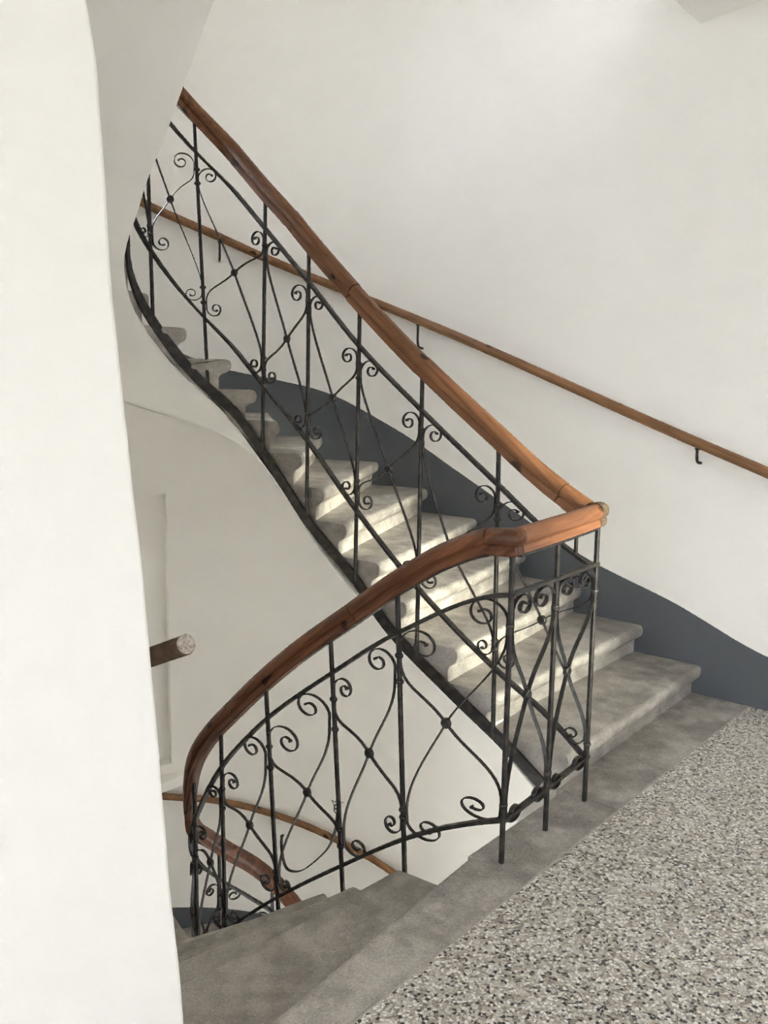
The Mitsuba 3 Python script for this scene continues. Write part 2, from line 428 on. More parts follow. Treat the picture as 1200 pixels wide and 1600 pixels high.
def step_lines(well, ws, off):
    L = {}
    for k in range(1, 27):
        if k == 26:
            A, B = L[25][0] + [0, -0.25], L[25][1] + [0, -0.25]
            L[k] = (np.array(A), np.array(B), np.array([0, 1.0]), np.array([0, 1.0]))
            continue
        else:
            A = well.at(ws[k]) + off * well.nor(ws[k]); B = WALL.at(wall_s[k]) + 0.012 * WALL.nor(wall_s[k])
        L[k] = (np.array(A), np.array(B), well.tan(ws[k], 0.01), WALL.tan(wall_s[k], 0.01))
    return L


NOSE = [(-0.045, -1.0), (-0.045, -0.098), (-0.040, -0.085), (-0.030, -0.076), (-0.018, -0.070), (-0.006, -0.060), (0.000, -0.046), (0.001, -0.028), (-0.003, -0.012), (-0.011, -0.003), (-0.024, 0.0)]


def step_mesh(L, k, soff, z, seed=0, wear_d=0.008):
    """One stone step: moulded nosing along its front line, tread back under the next riser."""
    (A, B, ta, tb), (A2, B2, ta2, tb2) = L[k], L[k + 1]
    A3, B3 = L[min(k + 2, max(L))][:2]
    d = unit(B - A); front = np.array([d[1], -d[0]])
    if front @ ((A2 + B2) / 2 - (A + B) / 2) > 0:
        front = -front
    d2 = unit(B2 - A2); fr2 = np.array([d2[1], -d2[0]])
    if fr2 @ front < 0:
        fr2 = -fr2

    def slide(t0, t1, u, f):
        """Forward vector along the well at u = 0 and along the wall at u = 1, with unit advance across the nosing line."""
        t = t0 * (1 - u) + t1 * u
        return t / (np.sign(t @ f) * max(0.35, abs(t @ f)))
    N = 30
    us = np.linspace(0, 1, N)
    rings = []
    r = np.random.default_rng(seed)
    wear_c = 0.35 + 0.1 * r.random()
    ph = r.random() * 9
    for u in us:
        P = A + (B - A) * u; Q = A2 + (B2 - A2) * u
        fv, bv = slide(ta, tb, u, front), slide(ta2, tb2, u, fr2)
        back = Q - bv * 0.049
        D = max(0.05, abs((Q - P) @ front)); Q2 = A3 + (B3 - A3) * u; D2 = max(0.05, abs((Q2 - Q) @ fr2))
        wear = wear_d * math.exp(-((u - wear_c) / 0.28) ** 2)
        ring = []
        sf, sb, sc = soff(k, u), soff(k + 1, u), soff(k + 2, u)
        sf = sf + (sb - sf) * min(1, 0.05 / D) + 0.014; sb = sb + max(0, sc - sb) * min(1, 0.056 / D2) + 0.014
        for (a, b) in NOSE:
            bb = min(-0.099, sf - z) if b == -1.0 else b
            jig = 0.0022 * (meshkit.noise(np.array([u * 26 + ph, a * 40, b * 40])) - 0.5) + 0.0016 * (meshkit.noise(np.array([u * 90 + ph, a * 60, b * 60])) - 0.5)
            q = P + fv * (a + jig)
            ring.append((q[0], q[1], z + bb - wear * max(0, 1 + bb * 16)))
        m1 = P * 0.75 + Q * 0.25
        ring.append((m1[0], m1[1], z - wear * 0.8))
        m1 = P * 0.35 + Q * 0.65
        ring.append((m1[0], m1[1], z - wear * 0.35))
        ring.append((back[0], back[1], z)); ring.append((back[0], back[1], min(z - 0.004, sb)))
        rings.append(ring)
    R = np.array(rings)
    V, F = grid_solid(R)
    m = R.shape[1]
    # cap with the profile measured along the ring's own plane
    loc = R[0][:, :2] - R[0][0, :2]
    pr = np.c_[(loc @ front), R[0][:, 2]]
    cap = trimesh.creation.triangulate_polygon(Polygon(pr), engine="earcut")
    idx = np.array([np.argmin(((pr - q) ** 2).sum(1)) for q in cap[0]])
    f0 = idx[cap[1]]
    mesh = trimesh.Trimesh(V, np.vstack([F, f0, f0[:, ::-1] + (N - 1) * m]), process=False)
    if mesh.volume < 0:
        mesh.invert()
    return mesh


def soffit_solid(well, sw, zw, wall, sl, zl, off, depth=0.05, n=90, m=14):
    """Smooth underside of a flight: ruled between the well edge and the wall, with an even thickness of plaster above it."""
    bot = []
    for i in range(n):
        a = well.at(sw[i]) + off * well.nor(sw[i]); b = wall.at(sl[i]) + 0.012 * wall.nor(sl[i])
        row = []
        for j in range(m):
            u = j / (m - 1)
            q = a + (b - a) * u
            z = zw[i] + (zl[i] - zw[i]) * (u ** 1.0)
            row.append((q[0], q[1], z))
        bot.append(row)
    bot = np.array(bot)
    top = bot.copy(); top[..., 2] += depth
    rings = np.concatenate([bot, top[:, ::-1]], 1)
    V, F = grid_solid(rings)
    mm = rings.shape[1]
    caps = []
    for base in (0, (n - 1) * mm):
        for j in range(m - 1):
            a, b, c, d = base + j, base + j + 1, base + mm - 2 - j, base + mm - 1 - j
            caps += [[a, b, c], [a, c, d]]
    c1 = np.array(caps[: 2 * (m - 1)]); c2 = np.array(caps[2 * (m - 1):])[:, ::-1]
    mesh = trimesh.Trimesh(V, np.vstack([F, c1, c2]), process=False)
    if mesh.volume < 0:
        mesh.invert()
    return mesh


# heights of the string bar and of the soffit's edge along the well, rising flight
zU_string = pchip([(0.20, 0.016), (0.354, 0.116), (0.659, 0.285), (1.011, 0.500), (1.195, 0.672), (1.527, 0.925), (1.70, 1.093), (1.856, 1.245), (2.037, 1.411), (2.255, 1.590),
                   (2.416, 1.778), (2.553, 1.945), (2.66, 2.075), (2.75, 2.21), (2.90, 2.37), (3.013, 2.50), (3.263, 2.70), (3.737, 3.08), (4.9, 3.64)])
zU_soff = pchip([(0.14, -0.10), (0.237, -0.012), (0.421, 0.115), (0.630, 0.225), (0.946, 0.435), (1.421, 0.768), (1.677, 1.010), (2.078, 1.362), (2.213, 1.490), (2.362, 1.625),
                 (2.507, 1.793), (2.66, 1.960), (2.76, 2.09), (2.872, 2.20), (2.95, 2.29), (3.013, 2.378), (3.263, 2.568), (3.516, 2.775), (3.737, 2.959), (4.2, 3.25), (4.9, 3.52)])
wall_of_well = pchip([(well_s[k], wall_s[k]) for k in range(1, 26)])
zU_soff_wall = pchip([(1.3, -0.14), (2.0, 0.12), (3.0, 0.52), (4.0, 0.93), (4.73, 1.235), (5.05, 1.325), (5.444, 1.442), (6.5, 1.87), (8.0, 2.50), (9.4, 3.08), (10.4, 3.42)])

def soff_up(k, u):
    a, b = zU_soff(well_s[min(k, 25)]), zU_soff_wall(wall_s[min(k, 25)])
    return float(a + (b - a) * u) + 0.155 * 0


def soff_down(k, u):
    return k * RISE - STOREY - 0.30 + 0.03 * u


up = thing("stair_flight", "worn grey stone steps rising beside the right wall and winding round the well", "staircase")
LU = step_lines(WELL_UP, well_s, 0.016)
for k in range(1, 25):
    put("step", step_mesh(LU, k, soff_up, k * RISE, seed=k), "m_stone", up, smooth=35)
sw = np.linspace(0.16, 4.85, 110); sl = wall_of_well(sw)
put("soffit", soffit_solid(WELL_UP, sw, zU_soff(sw), WALL, sl, zU_soff_wall(sl), 0.012, 0.02, 110), "m_soffit", up, smooth=True, label="smooth white plaster underside")

# falling flight: same stair one storey down
well_d = {25: 0.10, 24: 0.405, 23: 0.630, 22: 0.86, 21: 1.06, 20: 1.25, 19: 1.42, 18: 1.56, 17: 1.69, 16: 1.81, 15: 1.94}
for k in range(1, 15):
    well_d[k] = np.interp(k, [1, 15], [WELL_DOWN.L - 0.2, 1.94])
wall_keep = dict(wall_s)
wall_s[25], wall_s[24], wall_s[23], wall_s[22] = 10.30, 9.93, 9.56, 9.20
for k in range(9, 22):
    wall_s[k] = np.interp(k, [8, 22], [4.17, 9.20])
LD = step_lines(WELL_DOWN, well_d, 0.035)
# the first nosings measured in the photograph
UPY = np.array([0, 1.0])
LD[25] = (np.array([2.262, 1.535]), np.array([1.02, 1.44]), UPY, UPY)
LD[24] = (np.array([2.235, 1.835]), np.array([1.02, 1.945]), UPY, UPY)
LD[23] = (np.array([2.235, 2.055]), np.array([1.02, 2.285]), UPY, UPY)
down = thing("stair_flight", "grey stone steps falling away to the lower left, seen from above", "staircase")
for k in range(24, 0, -1):
    put("step", step_mesh(LD, k, soff_down, k * RISE - STOREY, seed=100 + k), "m_stone", down, smooth=35)
kk = sorted(well_d)
ks = np.linspace(1.0, 24.6, 110)
swd = np.interp(ks, kk, [well_d[k] for k in kk]); sld = np.interp(ks, sorted(wall_s), [wall_s[k] for k in sorted(wall_s)])
put("soffit", soffit_solid(WELL_DOWN, swd, ks * RISE - STOREY - 0.30, WALL, sld, ks * RISE - STOREY - 0.27, 0.03, 0.02, 110), "m_soffit", down, smooth=True, label="smooth white plaster underside")
wall_s.update(wall_keep)

# edge stones of the landing, flush with the terrazzo
def slab(poly, z0, z1, ch=0.004):
    p = Polygon(poly)
    m = extrude(p, z0, z1 - ch)
    q = p.buffer(-ch, join_style=2)
    t = extrude(q, z1 - ch, z1)
    a, b = np.array(p.exterior.coords)[:-1], np.array(q.exterior.coords)[:-1]
    return trimesh.convex.convex_hull(np.vstack([np.c_[np.vstack([a, a]), np.r_[np.full(len(a), z0), np.full(len(a), z1 - ch)]], np.c_[b, np.full(len(b), z1)]]))


put("joint_strip", box((XL, YF - 0.0055, -0.14), (4.38, YF - 0.0005, 0.0004)), "m_mortar", "floor", smooth=False, label="pale mortar joint beside the terrazzo")
put("edge_slab", slab([(2.905, YF), (4.376, YF), (4.376, 1.60), (2.90, 1.60)], -0.16, 0.0), "m_stone", "floor", smooth=False)
put("edge_slab", slab([(2.255, YF), (2.902, YF), (2.897, 1.535), (2.255, 1.535)], -0.16, 0.0008), "m_stone", "floor", smooth=False)
# the top step of the falling flight

LD[26] = (np.array([2.262, YF + 0.0505]), np.array([1.02, YF + 0.0503]), UPY, UPY)
LD[27] = LD[26]
m = step_mesh(LD, 25, lambda k, u: -0.3, 0.0, seed=77, wear_d=0.0)
put("edge_slab", m, "m_stone", "floor", smooth=35)

# ------------------------------------------------------------------ painted dado on the well walls
def dado(name, parent, pts_top, pts_bot, label):
    ft, fb = pchip(pts_top), pchip(pts_bot)
    s = np.linspace(pts_top[0][0], pts_top[-1][0], 140)
    t = 0.0025
    top, bot = ft(s), fb(s)
    pin = WALL.at(s) - t * WALL.nor(s); pout = WALL.at(s) + 0.01 * WALL.nor(s)
    rings = np.stack([np.c_[pin, bot], np.c_[pin, top], np.c_[pout, top], np.c_[pout, bot]], 1)
    V, F = grid_solid(rings)
    n = len(s)
    mesh = trimesh.Trimesh(V, np.vstack([F, [[0, 1, 2], [0, 2, 3]], np.array([[2, 1, 0], [3, 2, 0]]) + 4 * (n - 1)]), process=False)
    if mesh.volume < 0:
        mesh.invert()
    put(name, mesh, "m_dado", parent, smooth=60, label=label)


dado("dado", "wall_right", [(0.0, 0.215), (0.9, 0.225), (1.08, 0.24), (1.227, 0.273), (1.729, 0.469), (2.182, 0.612), (3.125, 1.049), (3.724, 1.349), (4.184, 1.552), (4.513, 1.624), (4.854, 1.690), (5.3, 1.86), (7.4, 2.7), (9.8, 3.6)],
     [(0.0, 0.0), (1.4, 0.0), (1.6, 0.0), (2.2, 0.2), (3.0, 0.55), (3.8, 0.9), (4.5, 1.18), (5.3, 1.5), (7.4, 2.35), (9.8, 3.3)], "blue-grey painted dado following the rising steps")
dado("dado", "wall_right", [(1.5, -3.4), (2.8, -2.95), (3.9, -2.52), (4.523, -2.312), (4.919, -2.215), (5.217, -2.149), (5.8, -2.0), (7.0, -1.5), (8.4, -0.9), (9.4, -0.5)],
     [(1.5, -3.85), (2.8, -3.4), (3.9, -2.97), (4.523, -2.70), (4.919, -2.55), (5.217, -2.45), (5.8, -2.25), (7.0, -1.75), (8.4, -1.2), (9.4, -0.8)], "blue-grey painted dado beside the lower steps")

# ------------------------------------------------------------------ ironwork
IRON = "m_iron"


def bar_along(path, s, z, w, h, off=0.0, ch=0.0015):
    P = path.p3(s, z, np.full(len(s), off))
    nn = path.nor(s); B = np.c_[nn, np.zeros(len(s))]
    return sweep(P, B, rect(w, h, ch))


def post_mesh(p0, p1, a=0.0165, side=None):
    p0, p1 = np.array(p0, float), np.array(p1, float)
    B = np.array([side if side is not None else (1.0, 0, 0)] * 2, float)
    P = np.array([p0, p1])
    Tn = unit(p1 - p0); b = unit(B[0] - Tn * (B[0] @ Tn))
    return sweep(P, np.array([b, b]), rect(a, a, a * 0.22))


def collar_mesh(p, side, w=0.028, d=0.022):
    prof = [(0.0085, -0.0075), (0.0125, -0.0065), (0.0145, -0.002), (0.0145, 0.002), (0.0125, 0.0065), (0.0085, 0.0075)]
    m = trimesh.creation.revolve(np.array([(0.0, -0.0075)] + prof + [(0.0, 0.0075)]), sections=14)
    b = unit(np.array(side, float)); t = np.array([0, 0, 1.0]); c = np.cross(t, b)
    M = np.eye(4); M[:3, 0] = b * 0.95; M[:3, 1] = c * 1.15; M[:3, 2] = t; M[:3, 3] = p
    m.apply_transform(M)
    if m.volume < 0:
        m.invert()
    return m


def rosette_mesh(p, nrm, r=0.0185):
    prof = np.array([(0, -0.010), (r * 0.75, -0.010), (r, -0.006), (r, 0.006), (r * 0.86, 0.0095), (r * 0.55, 0.0095), (r * 0.42, 0.007), (0, 0.0085)])
    m = trimesh.creation.revolve(prof, sections=18)
    n = unit(np.array([nrm[0], nrm[1], 0.0])); z = np.array([0, 0, 1.0]); x = np.cross(z, n)
    M = np.eye(4); M[:3, 0] = x; M[:3, 1] = z; M[:3, 2] = n; M[:3, 3] = p
    m.apply_transform(M)
    if m.volume < 0:
        m.invert()
    return m


def bez(p0, p1, p2, p3, n=18):
    t = np.linspace(0, 1, n)[:, None]
    return (1 - t) ** 3 * np.array(p0) + 3 * (1 - t) ** 2 * t * np.array(p1) + 3 * (1 - t) * t * t * np.array(p2) + t ** 3 * np.array(p3)


def curl(sx, c, sgn, vs, R, ax, turns=1.4, end=0.17, rise=0.02):
    """From the post at (sx, c) run along it by rise, then curl into the panel (sgn = +1 towards greater s), upwards if vs = +1. Returns points from the post on."""
    th = np.linspace(0, turns * 2 * math.pi, 54)
    rr = R * np.exp(math.log(end) * (th / th[-1]))
    rr = rr + 0.004 * (th / th[-1])
    x = sx + sgn * ax * (R - rr * np.cos(th))
    z = c + vs * rise + vs * rr * np.sin(th)
    return np.c_[x, z]


def scroll_bar(path, pL, pR, hi_left, cfg, rj):
    """One strap of a panel: from the top corner of one post through the middle to the low corner of the other, with a curl at both ends.
    pL, pR: dicts with s (along the path), top and bot heights of the bars there."""
    d = 0.0105
    a, b = (pL, pR) if hi_left else (pR, pL)
    sg = 1 if hi_left else -1
    H = 0.5 * (pL["top"] - pL["bot"] + pR["top"] - pR["bot"])
    slope_t = (pR["top"] - pL["top"]) / (pR["s"] - pL["s"]); slope_b = (pR["bot"] - pL["bot"]) / (pR["s"] - pL["s"])
    sa, sb = a["sm_top"] + sg * d, b["sm_bot"] - sg * d
    Rt, Rb = cfg["Rt"] * (0.9 + 0.2 * rj.random()), cfg["Rb"] * (0.9 + 0.2 * rj.random())
    axt, axb = cfg["ax"] * (0.92 + 0.16 * rj.random()), cfg["axb"] * (0.92 + 0.16 * rj.random())
    if hi_left and "tl" in cfg: Rt, axt = cfg["tl"]
    if not hi_left and "tr" in cfg: Rt, axt = cfg["tr"]
    if hi_left and "br" in cfg: Rb, axb = cfg["br"]
    if not hi_left and "bl" in cfg: Rb, axb = cfg["bl"]
    # the curl's top touches the bar above its centre
    zt_c = a["top"] + min(0, slope_t * (sg * Rt * axt)) * 0.9 - cfg["gap_t"] - Rt * 0.74 - 0.008
    zb_c = b["bot"] + max(0, -slope_b * (sg * Rb * axb)) * 0.9 + cfg["gap_b"] + Rb * 0.74 + 0.008
    for R_, ax_, s_, g_, which in ((Rt, axt, sg, cfg["gap_t"], 0), (Rb, axb, -sg, cfg["gap_b"], 1)):
        q = curl(0, 0, s_, 1, R_, ax_, 1.4, rise=0)
        if which == 0:
            zt_c = min(zt_c, a["top"] - g_ - 0.010 - float(np.max(q[:, 1] - slope_t * q[:, 0])))
        else:
            zb_c = max(zb_c, b["bot"] + g_ + 0.010 + float(np.max(q[:, 1] + slope_b * q[:, 0])))
    rt, rb = cfg["rise"], cfg["rise_b"]
    ct = zt_c - rt; cb = zb_c + rb
    top = curl(sa, ct, sg, 1, Rt, axt, cfg["turns"], rise=rt)
    bot = curl(sb, cb, -sg, -1, Rb, axb, cfg["turns_b"], rise=rb)
    mid = np.array(cfg["mid"])
    dirm = np.array([sb - sa, cb - ct]); dirm = dirm / np.linalg.norm(dirm)
    k = 0.17 * H
    up_ = bez((sa, ct), (sa, ct - cfg["kp"] * H), mid - dirm * k, mid, 16)
    lo_ = bez(mid, mid + dirm * k, (sb, cb + cfg["kp"] * H), (sb, cb), 16)
    pts = np.vstack([top[::-1], up_[1:], lo_[1:], bot[1:]])
    return pts, (sa, ct), (sb, cb)


def strap(path, pts, w=0.014, t=0.0042, off=0.0):
    P = path.p3(pts[:, 0], pts[:, 1], np.full(len(pts), off))
    nn = path.nor(pts[:, 0]); B = np.c_[nn, np.zeros(len(pts))]
    n = len(pts); e = np.ones(n)
    m = sweep(P, B, rect(w, t, 0.0008), scale=e)
    # the hammered knob that ends each curl
    balls = []
    for i in (0, -1):
        c = trimesh.creation.cylinder(0.0052, w * 1.05, sections=10)
        b = B[i]; M = np.eye(4); z = b; x = unit(np.cross([0, 0, 1.0], z)); y = np.cross(z, x)
        M[:3, 0], M[:3, 1], M[:3, 2], M[:3, 3] = x, y, z, P[i]
        c.apply_transform(M); balls.append(c)
    return cat(m, *balls)


def balustrade(name, label, path, posts, f_top, f_bot, top_end, bot_end, cfgs, iron_w=0.026, first_open=True, post_skip=(), string=None):
    """posts: list of (s at foot, z at foot, s at head, z at head). Panels lie between neighbours."""
    b = thing(name, label, "balustrade")
    s = np.linspace(*top_end, 90); put("top_bar", bar_along(path, s, f_top(s), iron_w, 0.014), IRON, b, smooth=40)
    s = np.linspace(*bot_end, 90); put("bottom_bar", bar_along(path, s, f_bot(s), iron_w, 0.014), IRON, b, smooth=40)
    if string is not None:
        s = np.linspace(string[0], string[1], 110); put("string_bar", bar_along(path, s, string[2](s), 0.014, 0.052, 0.002), IRON, b, smooth=40, label="flat iron bar along the step ends")
    keys = []
    for i, (s0, z0, s1, z1) in enumerate(posts):
        if i in post_skip:
            keys.append(None); continue
        p0, p1 = path.p3(s0, z0), path.p3(s1, z1)
        n = path.nor((s0 + s1) / 2)
        keys.append(put("baluster", post_mesh(p0, p1, 0.0165, (n[0], n[1], 0.0)), IRON, b, smooth=20))

    def lean(i, z):
        s0, z0, s1, z1 = posts[i]
        return s0 + (s1 - s0) * (z - z0) / (z1 - z0)

    def node(i):
        s0, z0, s1, z1 = posts[i]
        zt = f_top((s0 + s1) / 2); st = lean(i, zt); zb = f_bot(s0); sb_ = lean(i, zb)
        return {"s": (s0 + s1) / 2, "top": float(f_top(st)), "bot": float(f_bot(sb_)), "sm_top": st, "sm_bot": sb_}

    collars = {i: [] for i in range(len(posts))}
    for i in range(len(posts) - 1):
        L, R = node(i), node(i + 1)
        c = dict(Rt=0.060, Rb=0.055, ax=1.15, axb=1.15, kp=0.15, gap_t=0.002, gap_b=0.002, rise=0.035, rise_b=0.03, turns=1.4, turns_b=1.35)
        c.update({k: v for k, v in cfgs.get("all", {}).items()}); c.update(cfgs.get(i, {}))
        rj = np.random.default_rng(40 + i + len(name) * 3 + len(label))
        sm = 0.5 * (L["s"] + R["s"])
        if "mid" not in c:
            c["mid"] = (sm, 0.25 * (L["top"] + R["top"] + L["bot"] + R["bot"]))
        for hl in (True, False):
            pts, a, bb = scroll_bar(path, L, R, hl, c, rj)
            if "edit" in c:
                pts = c["edit"](pts, hl)
                if pts is None:
                    continue
            put("scroll_bar", strap(path, pts, c.get("w", 0.014)), IRON, b, smooth=45)
            hi, lo = (i, i + 1) if hl else (i + 1, i)
            collars[hi].append(a[1] + 0.004); collars[lo].append(bb[1] - 0.004)
        n = path.nor(c["mid"][0])
        put("rosette", rosette_mesh(path.p3(c["mid"][0], c["mid"][1]), -n), IRON, b, smooth=35, label="small round iron rosette")
    for i, zz in collars.items():
        if keys[i] is None:
            continue
        for z in zz:
            sp = lean(i, z); n = path.nor(sp)
            put("collar", collar_mesh(path.p3(sp, z), (n[0], n[1], 0)), IRON, keys[i], smooth=40)
    return b


# moulded wooden rail: broad rounded top, a groove, and a narrower foot
RAIL = [(-0.019, -0.046), (0.019, -0.046), (0.024, -0.042), (0.024, -0.030), (0.021, -0.025), (0.019, -0.018), (0.022, -0.012), (0.029, -0.008), (0.0325, 0.002), (0.033, 0.012),
        (0.030, 0.023), (0.022, 0.032), (0.011, 0.0375), (0.0, 0.039), (-0.011, 0.0375), (-0.022, 0.032), (-0.030, 0.023), (-0.033, 0.012), (-0.0325, 0.002), (-0.029, -0.008), (-0.022, -0.012),
        (-0.019, -0.018), (-0.021, -0.025), (-0.024, -0.030), (-0.024, -0.042)]


def rail_piece(path, f, s0, s1, mat, parent, label=None, dz=0.0, n=None, off=0.0):
    s = np.linspace(s0, s1, n or max(4, int((s1 - s0) / 0.02)))
    P = path.p3(s, f(s) + dz, np.full(len(s), off)); nn = path.nor(s)
    B = np.c_[nn, np.zeros(len(s))]
    # gentle wear
    put("handrail", sweep(P, B, RAIL), mat, parent, smooth=35, label=label)
    put("core_bar", sweep(P - [0, 0, 0.0515], B, rect(0.030, 0.010, 0.001)), IRON, parent, smooth=30, label="flat iron strip under the wooden rail")


# --- rising flight
fU_rail = pchip([(0.02, 1.115), (0.222, 1.228), (0.446, 1.384), (0.858, 1.683), (1.258, 2.009), (1.533, 2.253), (1.658, 2.370), (1.829, 2.515), (2.261, 2.915), (2.338, 2.992), (2.75, 3.40), (2.96, 3.60), (3.9, 4.35), (4.6, 4.45)])
fU_top = pchip([(0.0, 0.912), (0.181, 1.007), (0.438, 1.188), (0.836, 1.474), (1.20, 1.752), (1.524, 2.053), (1.821, 2.321), (2.264, 2.725), (2.388, 2.848), (2.75, 3.22), (2.96, 3.43), (3.9, 4.18), (4.6, 4.57)])
fU_bot = pchip([(0.0, 0.170), (0.178, 0.300), (0.413, 0.426), (0.817, 0.689), (1.20, 1.004), (1.529, 1.314), (1.854, 1.582), (2.221, 1.904), (2.526, 2.247), (2.603, 2.330), (2.75, 2.50), (2.96, 2.70), (3.9, 3.45), (4.6, 3.85)])
postsU = [(0.0, 0.10, 0.0, 0.80), (0.424, 0.135, 0.443, 1.33), (0.835, 0.400, 0.836, 1.625), (1.207, 0.670, 1.198, 1.92), (1.530, 0.945, 1.521, 2.20), (1.851, 1.24, 1.822, 2.46),
          (2.215, 1.56, 2.268, 2.88), (2.500, 1.89, 2.52, 3.13), (2.70, 2.13, 2.71, 3.32), (2.92, 2.42, 2.92, 3.52), (3.3, 2.85, 3.3, 3.84), (3.7, 3.2, 3.7, 4.15), (4.1, 3.37, 4.1, 4.46)]
cfgU = {"all": dict(kp=0.09, Rt=0.056, Rb=0.050, ax=1.08, axb=1.05, rise=0.035, rise_b=0.035), 7: dict(Rt=0.036, Rb=0.034), 8: dict(Rt=0.036, Rb=0.034),
        1: dict(mid=(0.672, 0.915)), 2: dict(mid=(1.015, 1.212)), 3: dict(mid=(1.362, 1.519)), 4: dict(mid=(1.670, 1.795)), 5: dict(mid=(2.056, 2.133)), 6: dict(mid=(2.392, 2.486))}
bu = balustrade("balustrade", "long black scrolled iron balustrade with wooden handrail climbing beside the rising steps", WELL_UP, postsU, fU_top, fU_bot, (0.012, 4.1), (0.012, 4.1), cfgU, string=(0.19, 4.3, zU_string), post_skip=(0,))
put("baluster", post_mesh(WELL_UP.p3(0.085, fU_top(0.085)), WELL_UP.p3(0.085, fU_rail(0.085) - 0.05), 0.013), IRON, bu, smooth=20)
cuts = [0.045, 0.150, 0.835, 1.235, 1.640, 2.62, 3.1, 3.7, 4.2]
for i in range(len(cuts) - 1):
    rail_piece(WELL_UP, fU_rail, cuts[i] + 0.0012, cuts[i + 1] - 0.0012, "m_wood_up", bu, dz=(0.0, 0.0015, -0.0015, 0.003, -0.001, 0.001, 0, 0)[i])

# --- short landing end
WELL_END = Path([[2.294, 1.427], [2.88, 1.431], [2.96, 1.4315]])
fE_top = pchip([(0.0, 0.915), (0.29, 0.922), (0.59, 0.932)]); fE_bot = pchip([(0.0, 0.150), (0.29, 0.163), (0.59, 0.180)]); fE_rail = pchip([(-0.05, 1.088), (0.29, 1.103), (0.62, 1.122)])
postsE = [(0.0, 0.0, 0.0, 1.05), (0.289, 0.0, 0.292, 1.055), (0.588, 0.0, 0.586, 1.07)]
be = balustrade("balustrade", "short black iron balustrade across the landing end of the well under an orange-brown rail", WELL_END, postsE, fE_top, fE_bot, (-0.004, 0.595), (-0.004, 0.595),
                {"all": dict(Rt=0.050, Rb=0.042, ax=1.35, axb=1.35, rise=0.055, rise_b=0.05, gap_b=-0.035, w=0.016), 0: dict(mid=(0.125, 0.552)), 1: dict(mid=(0.40, 0.565))}, iron_w=0.022)
rail_piece(WELL_END, fE_rail, 0.029, 0.558, "m_wood_landing", be, label="straight orange-brown rail piece")
# mitred corner block at the left corner and the worn grey end at the right one
def raw_sweep(P, B, prof):
    P, B, prof = np.array(P, float), np.array(B, float), np.array(prof, float)
    V = P[:, None] + prof[None, :, :1] * B[:, None] + prof[None, :, 1:] * np.array([0, 0, 1.0])
    V, F = grid_solid(V)
    m = len(prof); tv, tf = trimesh.creation.triangulate_polygon(Polygon(prof), engine="earcut")
    f0 = np.array([np.argmin(((prof - q) ** 2).sum(1)) for q in tv])[tf]
    mesh = trimesh.Trimesh(V, np.vstack([F, f0, f0[:, ::-1] + (len(P) - 1) * m]), process=False)
    if mesh.volume < 0:
        mesh.invert()
    return mesh


zc_ = float(fE_rail(0.0))
put("corner_block", raw_sweep([(2.2915, 1.511, 1.083), (2.2935, 1.428, zc_), (2.322, 1.4275, float(fE_rail(0.027)))], [(-1, 0, 0), (-1, -1, 0), (0, -1, 0)], np.array(RAIL) * 1.04), "m_wood_down", be, smooth=35,
    label="mitred wooden corner of the handrail")
s_ = np.array([0.5595, 0.585, 0.603, 0.614, 0.619])
put("end_cap", sweep(WELL_END.p3(s_, fE_rail(s_) + 0.002), np.tile([0.0, -1.0, 0.0], (5, 1)), RAIL, scale=np.array([1.03, 1.05, 1.0, 0.86, 0.6])), "m_wood_worn", be, smooth=40, label="worn greyish end of the handrail at the corner post")

# --- falling flight
fD_rail = pchip([(0.0, 1.10), (0.051, 1.095), (0.119, 1.075), (0.246, 1.020), (0.366, 0.950), (0.672, 0.737), (0.941, 0.545), (1.145, 0.381), (1.390, 0.159), (1.549, 0.000), (1.674, -0.182), (1.749, -0.361), (1.849, -0.545),
                 (2.016, -0.707), (2.147, -0.830), (2.272, -0.930), (2.370, -1.013), (2.451, -1.083), (2.523, -1.140), (3.6, -2.0), (4.2, -2.4)])
fD_top = pchip([(0.0, 0.915), (0.060, 0.903), (0.454, 0.703), (0.772, 0.483), (1.130, 0.212), (1.272, 0.080), (1.411, -0.065), (1.517, -0.205), (1.595, -0.335), (1.691, -0.482), (1.80, -0.64), (1.948, -0.821), (2.145, -1.023), (2.274, -1.132), (2.398, -1.215), (3.6, -2.16), (4.2, -2.56)])
fD_bot = pchip([(0.0, 0.153), (0.216, 0.055), (0.388, -0.045), (0.699, -0.270), (1.053, -0.545), (1.289, -0.750), (1.438, -0.895), (1.556, -1.03), (1.69, -1.21), (1.948, -1.57), (2.15, -1.76), (2.4, -1.96), (3.6, -2.86), (4.2, -3.25)])
postsD = [(0.0, 0.10, 0.0, 0.80), (0.392, -0.30, 0.455, 0.865), (0.692, -0.52, 0.780, 0.64), (1.060, -0.80, 1.148, 0.35), (1.425, -1.10, 1.444, 0.09), (1.640, -1.30, 1.66, -0.19), (1.868, -1.62, 1.86, -0.58), (2.085, -1.87, 2.075, -0.80),
          (2.36, -2.1, 2.36, -1.04), (2.70, -2.4, 2.70, -1.31), (3.1, -2.7, 3.1, -1.63), (3.5, -3.0, 3.5, -1.95), (3.9, -3.25, 3.9, -2.23)]


def bent(pts, hl):
    """The strap whose lower curl has been pulled open into a long loop (the third panel of the falling flight)."""
    if hl:
        return pts
    n = len(pts) - 53
    loop = np.array([(0.728, 0.015), (0.735, -0.08), (0.765, -0.20), (0.84, -0.30), (0.93, -0.385), (1.00, -0.415), (1.035, -0.40), (1.052, -0.34), (1.05, -0.28)])
    t = np.linspace(0, 1, len(loop)); tt = np.linspace(0, 1, 40)
    from scipy.interpolate import CubicSpline
    return np.vstack([pts[:n - 3], CubicSpline(t, loop)(tt)])


